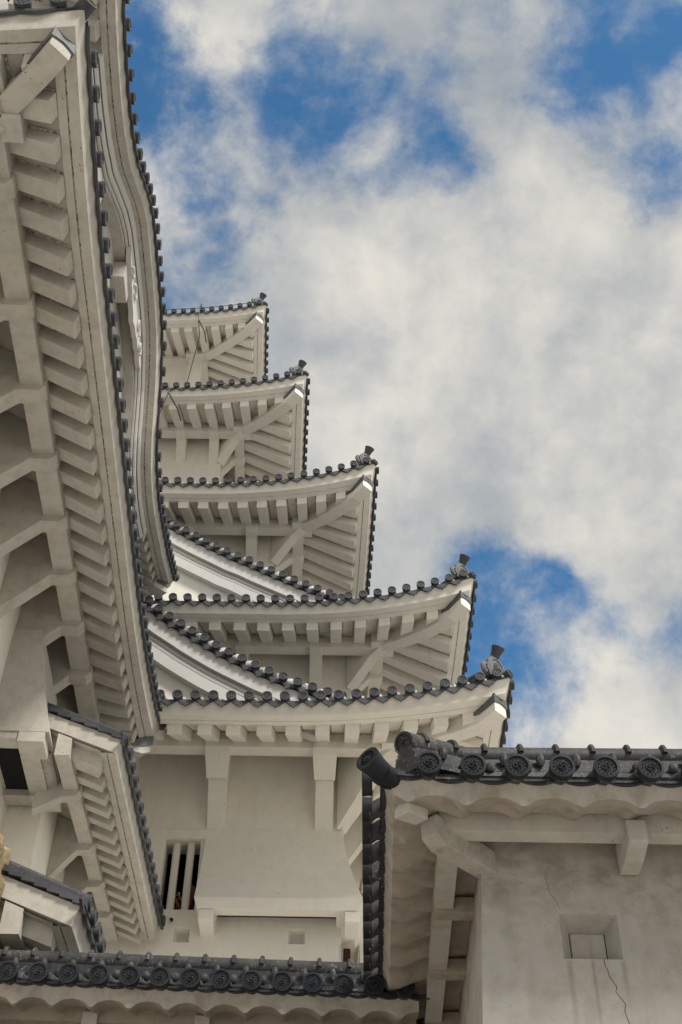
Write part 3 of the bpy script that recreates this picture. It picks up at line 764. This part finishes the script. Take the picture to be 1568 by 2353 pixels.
for q, h in ((3.1, .3), (5.6, .42), (9.0, .42)):
    for (n0, n1) in ((-.30, -.62),):
        pts = [eastB.P(q, n, z) for n, z in ((n0, -.40), (n0, -.40-h), (n1, -.40-h), (n1, -.40))]
        mb = MB(); mb.loft([pts, [p+LA*.5 for p in pts]]); mb.build('gable_strut', PL, rB, bevel=.01)
mb = MB()  # hanging carved pendant of the curved gable
qa = (12.0-YB0)/LA.y-.25; sil = []
for j in range(33):
    t = j/32; x = -1.15+2.3*t; e = 1-abs(2*t-1)
    sil.append((x, -.30-.42*e**.8-.05*abs(math.sin(t*math.pi*7))))
top = [(1.15, -.22), (.6, -.24), (0, -.24), (-.6, -.24), (-1.15, -.22)]
pl = sil+top
mb.loft([[eastB.P(qa+x, -.24, z) for x, z in pl], [eastB.P(qa+x, -.32, z) for x, z in pl]])
for sx in (-1, 1):
    for r0, cx_ in ((.16, .35), (.11, .75)):
        pts = [eastB.P(qa+sx*(cx_+math.cos(t*.55)*r0*(1-t*.07)), -.225, -.45+math.sin(t*.55)*r0*(1-t*.07)) for t in range(11)]
        mb.tube(pts, .028, 6)
mb.build('carved_pendant', PLB, rB, smooth=True)
# walls of the turret
def yawbox(name, x0, x1, q0, q1, z0, z1, parent, mat, base=cA0, bev=0):
    """box in the turret's rotated frame: x outward from the fascia, q along it"""
    o_ = Vector((LA.y, -LA.x, 0)); mb = MB(); r0 = []; r1 = []
    for a, b in ((x0, q0), (x1, q0), (x1, q1), (x0, q1)):
        p = base+o_*a+LA*b; r0.append((p.x, p.y, z0)); r1.append((p.x, p.y, z1))
    mb.loft([r0, r1]); return mb.build(name, mat, parent, bevel=bev)
yawbox('wall', -6.5, -1.65, 1.65, LAE-1.65, 3.5, ZA+.7, turret, PLK)  # whiter than the eaves: skylight on this wall put into its colour
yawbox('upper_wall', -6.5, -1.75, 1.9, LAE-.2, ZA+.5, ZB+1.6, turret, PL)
# splayed loophole block low on the near wall and the flared drop chute
o_ = Vector((LA.y, -LA.x, 0))
def TP(x, q, z): p = cA0+o_*x+LA*q; return (p.x, p.y, z)
q0, q1 = 8.45, 10.15; zc0, zc1, zct = 10.62, 10.78, 12.5
mb = MB(); rings = []
for t in (0, .25, .5, .75, 1):
    f = t**1.3; x = -1.25+(.40)*f
    rings.append([TP(-1.7, q0+.0, lerp(zct, zc1, t)), TP(x, q0, lerp(zct, zc1, t)), TP(x, q1, lerp(zct, zc1, t)), TP(-1.7, q1, lerp(zct, zc1, t))])
mb.loft(rings)
lc = mb.build('drop_chute', PL, turret)
mb = MB()
for (a, b, c_, d_, e, f) in ((-1.25, -.90, q0+.0, q0+.42, zc0-.0, zc1), (-1.25, -.86, q1-.40, q1-.0, zc0-.02, zc1), (-1.26, -1.0, q0+.42, q1-.40, zc0+.02, zc1), (-1.66, -1.26, q0+.02, q0+.26, zc0+.05, zc1), (-1.66, -1.26, q1-.28, q1-.02, zc0+.05, zc1)):
    mb.loft([[TP(a, c_, e), TP(b, c_, e), TP(b, d_, e), TP(a, d_, e)], [TP(a, c_, f-.003), TP(b, c_, f-.003), TP(b, d_, f-.003), TP(a, d_, f-.003)]])
mb.build('chute_rim', PL, lc, bevel=.008)
mb = MB(); mb.face([TP(-1.62, q0+.05, zc1-.006), TP(-.9, q0+.05, zc1-.006), TP(-.9, q1-.05, zc1-.006), TP(-1.62, q1-.05, zc1-.006)]); mb.build('chute_opening', DARK, lc)
mb = MB()
for j in range(26):   # split straw-like boards showing where the plaster has fallen
    qq = q0+.46+(q1-q0-.95)*j/25
    mb.loft([[TP(-.995, qq, zc0+.05+random.uniform(-.015, .015)), TP(-.865, qq+.02, zc1-.05), TP(-.865, qq+.07, zc1-.05), TP(-.995, qq+.05, zc0+.05)], [TP(-.995, qq, zc1-.02), TP(-.865, qq, zc1-.02), TP(-.865, qq+.06, zc1-.02), TP(-.995, qq+.06, zc1-.02)]])
mb.build('split_board', PLW, lc)

# C: pent roof below the turret, on a projecting bay
bay = turret
XC, YC0, YC1, ZC = -2.955, 13.70, 19.15, 10.69
cs = Side((XC, YC0, ZC), (0, 1), YC1-YC0, nb=-.61, slope=.42)
def pent(root, sd, wn, raf_sp, raf_w, arms, pitch, R, drop, near=True, far=True, tip=-.20, vb=.22):
    sd.tp, sd.dd, sd.sl = -.20, .085, .05
    roof = eave(root, [sd], 0, wn, bw=.20, bh=.24, raf=[(raf_sp, .34, raf_w)], arms=[arms], arm_drop=drop, arm_w=.16, pitch=pitch, phase=[.13], R=R, style='arc', ornament=False, roof_slope=.42, tip=tip, hb=.15)
    for q, on in ((0, near), (sd.L, far)):
        if not on: continue
        sg = -1 if q == 0 else 1
        mb = MB()     # verge board and stepped under-board
        pr = [(.06, .205), (.05, .20), (.0, -.004), (wn-.05, .42*(-wn)), (wn-.05, .22+.42*(-wn))]
        A_ = [sd.P(q+sg*.01, n, z) for n, z in pr]; mb.prism(A_, sd.a*(.12*-sg)); mb.build('verge_board', PL, roof)
        mb = MB()
        pr = [(-.20, .07), (-.20, -.15), (wn-.1, .42*(-wn)-.22), (wn-.1, .42*(-wn)+.0)]
        mb.prism([sd.P(q-sg*.13, n, z) for n, z in pr], sd.a*(.17*-sg)); mb.build('verge_rafter', PL, roof)
        mb = MB(); k = 7; bot = []; topp = []    # stepped verge tiles, one sawtooth strip
        st_ = (-wn+.16)/k
        for j in range(k):
            n0 = .11-st_*j; n1 = n0-st_; z = .20+.42*(.11-n0)
            bot += [(n0, z), (n1, z+.42*st_*.55)]; topp += [(n0, z+.065), (n1, z+.065+.42*st_*.55)]
        # two lofted halves keep the strip clean
        for a in range(0, 2*k, 2):
            q4 = [bot[a], bot[a+1], topp[a+1], topp[a]]
            mb.prism([sd.P(q, n, z)+sd.a*(.05*sg) for n, z in q4], sd.a*(-.3*sg))
        base = [(.10, .203), (wn-.05, .203+.42*(.10-wn+.05)), (wn-.05, .262+.42*(.10-wn+.05)), (.10, .262)]
        mb.prism([sd.P(q, n, z)+sd.a*(.045*sg) for n, z in base], sd.a*(-.28*sg))
        mb.build('verge_tile', TI, roof)
    return roof
rC = pent(turret, cs, -1.2, .352, .16, [(.95, -1.2, .22), 2.4, 3.5, 4.5], .35, 1.2, .48)
# bay walls under C
x_c = XC-1.2
YB_ = 15.12
mb = MB(); mb.face([(-5.2, YB_, 5.2), (x_c, YB_, 5.2), (x_c, YB_, 11.45), (-5.2, YB_, 11.45)]); mb.build('bay_wall', PLK, turret)  # whiter plaster paints in the skylight on the bay front
mb = MB(); h0, h1, hz0, hz1 = 16.3, 17.0, 9.9, 10.75     # side wall with a splayed recess
ys = [YB_, h0, h1, YC1]; zz_ = [5.2, hz0, hz1, 11.45]
for a in range(3):
    for b in range(3):
        if a == 1 and b == 1: continue
        mb.face([(x_c, ys[a], zz_[b]), (x_c, ys[a+1], zz_[b]), (x_c, ys[a+1], zz_[b+1]), (x_c, ys[a], zz_[b+1])])
mb.grid([[(x_c, h0, hz0), (x_c, h1, hz0), (x_c, h1, hz1), (x_c, h0, hz1)], [(x_c-.25, h0+.16, hz0+.1), (x_c-.25, h1-.12, hz0+.1), (x_c-.25, h1-.12, hz1-.12), (x_c-.25, h0+.16, hz1-.12)]], close=True)
mb.build('bay_side_wall', PLK, turret)  # skylight on the side wall painted in with the whiter plaster
mb = MB(); mb.box((x_c-.26, (h0+h1)/2, (hz0+hz1)/2), (.02, .5, .6)); mb.build('loophole_back', PLD, turret)
# D: lower pent roof
XD, YD0, YD1, ZD = -2.56, 11.22, 14.2, 7.05
ds_ = Side((XD, YD0, ZD), (0, 1), YD1-YD0, nb=-.50, slope=.42)
rD = pent(turret, ds_, -.80, .46, .18, [.95, 2.3], .325, .85, .42, far=False)
mb = MB(); mb.box((-3.9, 13.4, 4.9), (1.2, 3.4, 5.4)); mb.build('lower_wall', PLW, turret)
mb = MB(); mb.box((-3.02, YD0+.50, ZD-.22), (.22, .36, .26)); mb.build('beam_end', PL, rD, bevel=.02)

# ================================================================== stone base
mb = MB(); rnd = random.Random(3)
from mathutils import noise as mnoise
def rock(mb, c, sx, sy, sz):
    rings = []; seg = 28; rg = 18; sd_ = Vector(c)*1.7
    for i in range(1, rg):
        th = math.pi*i/rg; r = []
        for k in range(seg):
            ph = 2*math.pi*k/seg; d = Vector((math.sin(th)*math.cos(ph), math.sin(th)*math.sin(ph), math.cos(th)))
            f = (abs(d.x)**4+abs(d.y)**4+abs(d.z)**4)**(-1/4)
            f *= 1+.20*mnoise.noise(d*1.8+sd_)+.12*mnoise.noise(d*5+sd_)+.06*mnoise.noise(d*13+sd_)
            r.append((c[0]+sx*d.x*f, c[1]+sy*d.y*f, c[2]+sz*d.z*f))
        rings.append(r)
    mb.loft(rings)
for j in range(9):
    for i in range(2):
        rock(mb, (-3.70-.78*i+(.05 if j % 2 else 0)-.0*j, 11.05+.05*i, 7.52-.80*j), .38, .42, .41)
st = mb.build('stone_wall', STONE, smooth=True); tag(st, 'ochre rough stone wall corner at the lower left edge under the turret', 'stone wall')

# ================================================================== low roofs with scalloped plaster
def wavez(x, per, ph, amp=.045):
    t = ((x-ph)/per) % 1.0; t = min(t, 1-t)            # 0 at a dip, .5 mid arch
    f = lambda v: 1-1/(1+(v/.17)**2.3)
    return amp*2*f(t)/f(.5)
def lowroof(root, sides, per, phs, pitch, phases, R, nb, zbeam, roof_slope, z0, endrange, wallfn, tomoe=True, mat=PLW, mats=PLD, armsq=(), wall_n=-.7, q1=None, discs_obj=True):
    mb = MB()
    for sd, ph in zip(sides, phases): tiles(mb, sd, pitch, R, ph, 'arc', False, roof_slope, bump=True, discs=False, q0=(.08 if sd.cs else 0), q1=sd.L-(.10 if sd.ce else 0), z0=z0, dz=-.065)
    roof = mb.build('tiled_roof', [TIM, MORT], root, smooth=True)
    for sd, ph in zip(sides, phases):
        q = ph % pitch
        while q <= sd.L-.06:
            if not (sd.cs and q < .08):
                m2 = MB(); disc(m2, sd.P(q, .21, .25+z0), sd.o, .090, 0, True, 24, .06); m2.build('round_end_tile', TIN, roof, smooth=True)
            q += pitch
    for sd, ph in zip(sides, phs):
        mb = MB(); k = int(sd.L/.02); rows = []
        for i in range(k+1):
            row = []
            for n, top in ((.0, .25+z0), (.075, .235+z0), (.02, .12+z0*.5), (.0, None), (-.08, None), (nb, None)):
                a, b = sd.span(n); q = a+(b-a)*i/k
                z = top if top is not None else wavez(q, per, ph, .034*(1 if n > -.1 else .9))+(0 if n > -.2 else .09)
                row.append(sd.P(q, n, z))
            rows.append(row)
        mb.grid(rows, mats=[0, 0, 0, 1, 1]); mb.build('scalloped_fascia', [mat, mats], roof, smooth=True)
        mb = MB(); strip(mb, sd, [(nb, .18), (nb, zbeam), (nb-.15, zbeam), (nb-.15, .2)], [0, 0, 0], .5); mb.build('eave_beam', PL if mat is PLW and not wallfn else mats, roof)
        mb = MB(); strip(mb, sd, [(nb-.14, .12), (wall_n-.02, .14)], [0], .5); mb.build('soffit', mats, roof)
    for i, q in armsq:
        sd = sides[i]; mb = MB()
        dn = .13 if i == 0 else .035
        pl = [(nb+.05*(i == 0), zbeam+.08), (nb+.05*(i == 0), zbeam-dn*.7), (nb-.17, zbeam-dn), (wall_n, zbeam-dn), (wall_n, zbeam+.10), (nb, zbeam+.10)]
        mb.loft([[sd.P(q-.07, n, z) for n, z in pl], [sd.P(q+.07, n, z) for n, z in pl]]); mb.build('bracket_arm', PL if i == 0 else mats, roof, bevel=.01)
    return roof
def ridge(parent, pts, hw=.10, layers=4, r=.085, cap=True):
    """layered ridge with a round cover tile and plaster knobs"""
    P_ = [Vector(p) for p in pts]; mb = MB(); lum = mb
    def off(i, x, z):
        d = (P_[min(i+1, len(P_)-1)]-P_[max(i-1, 0)]).normalized(); s_ = Vector((d.y, -d.x, 0)).normalized(); return P_[i]+s_*x+Vector((0, 0, z))
    for j in range(layers):
        h = hw*1.5-.028*j; z = -.07-.062*(layers-1-j)
        mb.loft([[off(i, -h, z), off(i, h, z), off(i, h, z+.032), off(i, -h, z+.032)] for i in range(len(P_))])
        h *= .8; mb.loft([[off(i, -h, z+.033), off(i, h, z+.033), off(i, h, z+.061), off(i, -h, z+.061)] for i in range(len(P_))])
    mb.tube(P_, r, 12, m=1)
    if cap: disc(mb, P_[0]-(P_[1]-P_[0]).normalized()*.0, P_[0]-P_[1], r*1.08, 0, True, 24, .06)
    L = 0
    for i in range(len(P_)-1):
        seg = (P_[i+1]-P_[i]); n = max(1, int(seg.length/.27))
        for k in range(n):
            p = P_[i]+seg*((k+.5)/n); d = seg.normalized(); s_ = Vector((d.y, -d.x, 0)).normalized()
            lum.tube([p+s_*math.cos(t)*(r+.004)+Vector((0, 0, math.sin(t)*(r+.012))) for t in [math.pi*q/10 for q in range(11)]], .022, 7, m=1)
            lum.blob(p+s_*(hw*1.32)+d*.13+Vector((0, 0, -.10)), (.035, .035, .065), 1, 8, 6, .05)
            lum.blob(p+s_*(hw*1.5)+d*.02+Vector((0, 0, -.18)), (.04, .035, .045), 1, 8, 6, .05)
    mb.build('roof_ridge', [TIM, MORT], parent, smooth=True)
# --- low wall, bottom left
lw = thing('tiled_wall', 'low building along the bottom left edge with one row of dark round end tiles', 'wall', (-1.5, 11, 0))
wz = Side((-6.0, 10.56, 5.965), (1, 0), 6.75, nb=-.38); wz.zf = lambda q: .118-.023*q
wz.w = lambda n: 1.0
rW = lowroof(lw, [wz], .338, [(-2.80+6.0)], .267, [(-2.85+6.0) % .267], .78, -.38, .02, .30, -.05, None, True, armsq=[(0, 3.82), (0, 4.83), (0, 2.8), (0, 1.8)], wall_n=-.75)
ridge(rW, [(-6, 11.24, 6.79), (-3, 11.24, 6.72), (0, 11.24, 6.655), (.9, 11.24, 6.635)], cap=False)
mb = MB(); mb.box((-2.6, 11.45, 3.0), (6.9, .4, 5.95)); mb.build('deep_shade_wall', WOOD_SHADE, lw)  # dark brown stands in for deep shade below the eave beam
mb = MB(); mb.box((-2.6, 11.6, 6.1), (6.9, .9, .5)); mb.build('roof_core', TIM, lw)
# --- gatehouse, right
gate = thing('gatehouse', 'weathered white plaster gatehouse at the lower right with a small square loophole', 'gatehouse', (2.5, 8.5, 0))
ZG = 6.085
gs = Side((.40, 7.33, ZG), (1, 0), 5.2, cs=True, nb=-.40); gs.H = (.03, 0); gs.T = (.6, 1)
gwL = 4.3
ga = Vector((.028, 1, 0)).normalized()
gw = Side(Vector((.40, 7.33, ZG))+ga*gwL, (-ga.x, -ga.y), gwL, ce=True, nb=-.32); gw.H = (0, .03); gw.T = (1, .6)
rG = lowroof(gate, [gs, gw], .405, [(1.30-.40) % .405, .12], .306, [(.94-.40) % .306, (gwL-.16) % .300], .62, -.33, .0, .40, -.06, None, False, armsq=[(0, 1.73), (0, 3.6), (1, gwL-1.58), (1, gwL-2.66), (1, gwL-3.75)], wall_n=-.70)
ridge(rG, [(.50, 7.56, 6.74), (.72, 7.78, 6.84), (1.0, 7.98, 6.90), (2.4, 8.02, 6.94), (5.6, 8.02, 6.98)])
ridge(rG, [(.86, 7.95, 6.72), (1.0, 9.5, 6.74), (1.1, 11.6, 6.75)], cap=False)
mb = MB()
for (x, y, z, l, t) in ((1.02, 7.62, 6.47, .22, .03), (1.12, 7.60, 6.44, .20, .028), (1.40, 7.62, 6.46, .22, .03), (1.72, 7.63, 6.47, .20, .024), (2.34, 7.63, 6.47, .18, .022)):
    mb.box((x, y, z+.0), (l, .08, t), 0, (Vector((1, .0, -.06*(x < 1.3))).normalized(), Vector((0, 1, 0)), Vector((0, 0, 1))))
mb.build('ridge_tile_layer', MORT, rG, bevel=.004)
mb = MB()   # flared corner tube and its curved shank
c0 = Vector((.30, 7.22, 6.28)); d0 = Vector((-.62, -.70, .22)).normalized()
mb.tube([(.62, 7.60, 6.44), (.48, 7.42, 6.32), (.36, 7.29, 6.27), (.30, 7.22, 6.27)], [.075, .075, .08, .085], 14)
mb.lathe(c0-d0*.06, d0, [(0, .078), (.10, .080), (.19, .095), (.205, .095), (.207, .080), (.197, .076)], 26)
disc(mb, c0+d0*.135, d0, .082, 0, True, 24, .02)
mb.build('corner_tube_tile', TIN, rG, smooth=True)
mb = MB()   # white block and diagonal brace at the eave corner
dgn = Vector((-.7, -.7, 0)).normalized(); pr = Vector((dgn.y, -dgn.x, 0)); c = Vector((.45, 7.40, 6.13))
mb.loft([[c+dgn*.0+pr*s_*h+Vector((0, 0, z)) for s_, z, h in ((-1, -.09, .07), (1, -.09, .07), (1, .10, .07), (-1, .10, .07))], [c-dgn*.22+pr*s_*h+Vector((0, 0, z)) for s_, z, h in ((-1, -.05, .06), (1, -.05, .06), (1, .14, .06), (-1, .14, .06))]])
mb.build('hip_rafter', PL, rG, bevel=.01)
mb = MB(); c = Vector((.685, 7.66, 0))
pl = [(.04, 6.17), (.04, 6.02), (-.06, 5.96), (-.62, 5.96), (-.62, 6.14)]
mb.loft([[c+dgn*a+pr*s_+Vector((0, 0, z)) for a, z in pl] for s_ in (-.075, .075)]); mb.build('corner_brace', PLW, rG, bevel=.01)
# gatehouse walls
WYg, WXg = 8.05, 1.09
def gwall():
    mb = MB(); hx0, hx1, hz0, hz1 = 1.585, 1.995, 5.335, 5.665
    x0t, x0b, z0, z1 = WXg, WXg-.40, .0, 6.45
    def xl(z): return x0b+(x0t-x0b)*(z/z1)
    zs = [z0, 4.6, hz0, hz1, z1]; xs = [None, hx0, hx1, 5.6]
    for j in range(4):
        for i in range(3):
            if i == 1 and j == 2: continue
            def X(i_, z): return xl(z) if xs[i_] is None else xs[i_]
            mb.face([(X(i, zs[j]), WYg, zs[j]), (X(i+1, zs[j]), WYg, zs[j]), (X(i+1, zs[j+1]), WYg, zs[j+1]), (X(i, zs[j+1]), WYg, zs[j+1])])
    a = [(hx0, WYg, hz0), (hx1, WYg, hz0), (hx1, WYg, hz1), (hx0, WYg, hz1)]
    b = [(hx0+.085, WYg+.16, hz0+.01), (hx1-.07, WYg+.16, hz0+.01), (hx1-.07, WYg+.16, hz1-.075), (hx0+.085, WYg+.16, hz1-.075)]
    mb.grid([a, b], close=True)
    mb.grid([[(x0t, WYg, z1), (x0b, WYg, z0)], [(x0t+.1, WYg+4, z1), (x0b+.1, WYg+4, z0)]])
    return mb.build('wall', PLG, gate)
gwl = gwall()
mb = MB(); mb.box((1.81, WYg+.19, 5.48), (.44, .03, .44)); mb.build('loophole_gap', DARK, gate)
mb = MB(); mb.box((1.797, WYg+.165, 5.472), (.243, .03, .232)); mb.build('loophole_shutter', PLW, gate, bevel=.006)
mb = MB(); pts = []   # crack running down from the loophole
px, pz = 1.86, 5.335
while pz > 4.55:
    pts.append((px, WYg-.001, pz)); px += random.uniform(.0, .045) if random.random() < .6 else random.uniform(-.012, .02); pz -= random.uniform(.025, .05)
mb.tube(pts, .0018, 4); mb.build('wall_crack', DARK, gate)
mb = MB(); pts = [(1.52, WYg-.0005, 5.95)]
for j in range(9): pts.append((pts[-1][0]+random.uniform(-.005, .022), WYg-.0005, pts[-1][2]-.028))
mb.tube(pts, .0010, 4); mb.build('wall_crack', DARK, gate)

# ================================================================== lightning conductor wires on the keep
mb = MB()
yy, zz = 23.05, 33.72
pts = []
for i in range(30):
    x = -6.6+i*.125
    pts.append((x, 23.06, 33.33+.42+.60*max(0, 1-(-2.64-x)/4.2)**2.2))
mb.tube(pts, .010, 5)
mb.tube([(-4.66, 23.02, 33.95), (-4.66, 22.98, 33.4), (-4.64, 23.05, 33.15), (-4.62, 23.5, 32.95), (-4.95, 24.3, 31.6), (-5.4, 24.9, 30.0)], .014, 5)
mb.tube([(-4.64, 23.03, 33.2), (-4.45, 23.3, 32.95), (-4.40, 23.6, 32.75)], .020, 6)
mb.tube([(-4.62, 23.02, 33.74), (-4.62, 22.98, 34.0)], .016, 5)
tag(mb.build('lightning_wire', WIRE), 'thin dark lightning wire along the edge of the topmost roof', 'wire')
mb = MB(); mb.tube([(-4.72, 20.93, 27.4), (-4.72, 20.9, 26.95), (-4.9, 21.1, 26.3)], .013, 5); mb.tube([(-4.72, 20.93, 26.98), (-4.48, 21.25, 26.72), (-4.38, 21.5, 26.5)], .020, 6)
tag(mb.build('lightning_wire', WIRE), 'short dark wire bracket under the fourth roof beside the turret', 'wire')

# ================================================================== visitor with a camera behind the bars
mb = MB(); pc = Vector((-2.70, WY+.62, .40)); ez = 11.62
def body():
    m = MB()
    m.tube([pc+Vector((.12, .25, 10.2)), pc+Vector((.12, .23, 10.6)), pc+Vector((.12, .20, 10.95)), pc+Vector((.11, .18, 11.28)), pc+Vector((.11, .16, 11.40)), pc+Vector((.10, .13, 11.47)), pc+Vector((.10, .10, 11.56)), pc+Vector((.10, .08, 11.66)), pc+Vector((.10, .09, 11.76)), pc+Vector((.10, .10, 11.82))], [.15, .14, .16, .19, .12, .055, .075, .092, .085, .04], 14)
    for s_ in (-1, 1):
        m.tube([pc+Vector((.11+s_*.17, .16, 11.32)), pc+Vector((.11+s_*.20, .05, 11.12)), pc+Vector((.02+s_*.07, -.12, 11.32)), pc+Vector((-.08+s_*.05, -.16, 11.44))], [.06, .05, .035, .03], 10)
        for f in range(4): m.tube([pc+Vector((-.08+s_*.05, -.16, 11.43+.018*f)), pc+Vector((-.08+s_*.03, -.20, 11.445+.018*f)), pc+Vector((-.08+s_*.012, -.21, 11.45+.018*f))], [.010, .009, .007], 6)
        m.tube([pc+Vector((-.08+s_*.045, -.17, 11.42)), pc+Vector((-.08+s_*.02, -.18, 11.40)), pc+Vector((-.08+s_*.0, -.185, 11.405))], [.011, .010, .008], 6)
    m.tube([pc+Vector((.10, -.02, 11.66)), pc+Vector((.10, .0, 11.68))], .016, 6)
    return m
pb = body().build('person', SKIN, smooth=True)
tag(pb, 'person in a red top holding up a small camera behind the window bars', 'person')
mb = MB(); mb.tube([pc+Vector((.12, .25, 10.2)), pc+Vector((.12, .20, 10.95)), pc+Vector((.11, .18, 11.30)), pc+Vector((.11, .15, 11.43))], [.165, .175, .205, .10], 14)
for s_ in (-1, 1): mb.tube([pc+Vector((.11+s_*.15, .17, 11.34)), pc+Vector((.11+s_*.20, .05, 11.12)), pc+Vector((.02+s_*.09, -.10, 11.30))], [.075, .062, .045], 10)
mb.build('shirt', SHIRT, pb, smooth=True)
mb = MB(); mb.blob(pc+Vector((.10, .13, 11.71)), (.10, .10, .125), 0, 12, 8); mb.build('hair', HAIR, pb, smooth=True)
cmr = MB(); cp = pc+Vector((-.08, -.19, 11.49)); cmr.box(cp, (.10, .03, .065)); 
cmo = cmr.build('camera_body', SILV, bevel=.006); tag(cmo, 'small silver compact camera held up behind the window bars', 'camera')
mb = MB(); mb.lathe(cp+Vector((0, -.015, 0)), (0, -1, 0), [(0, .022), (.025, .020), (.026, .014)], 14); mb.build('lens', GLASS, cmo)
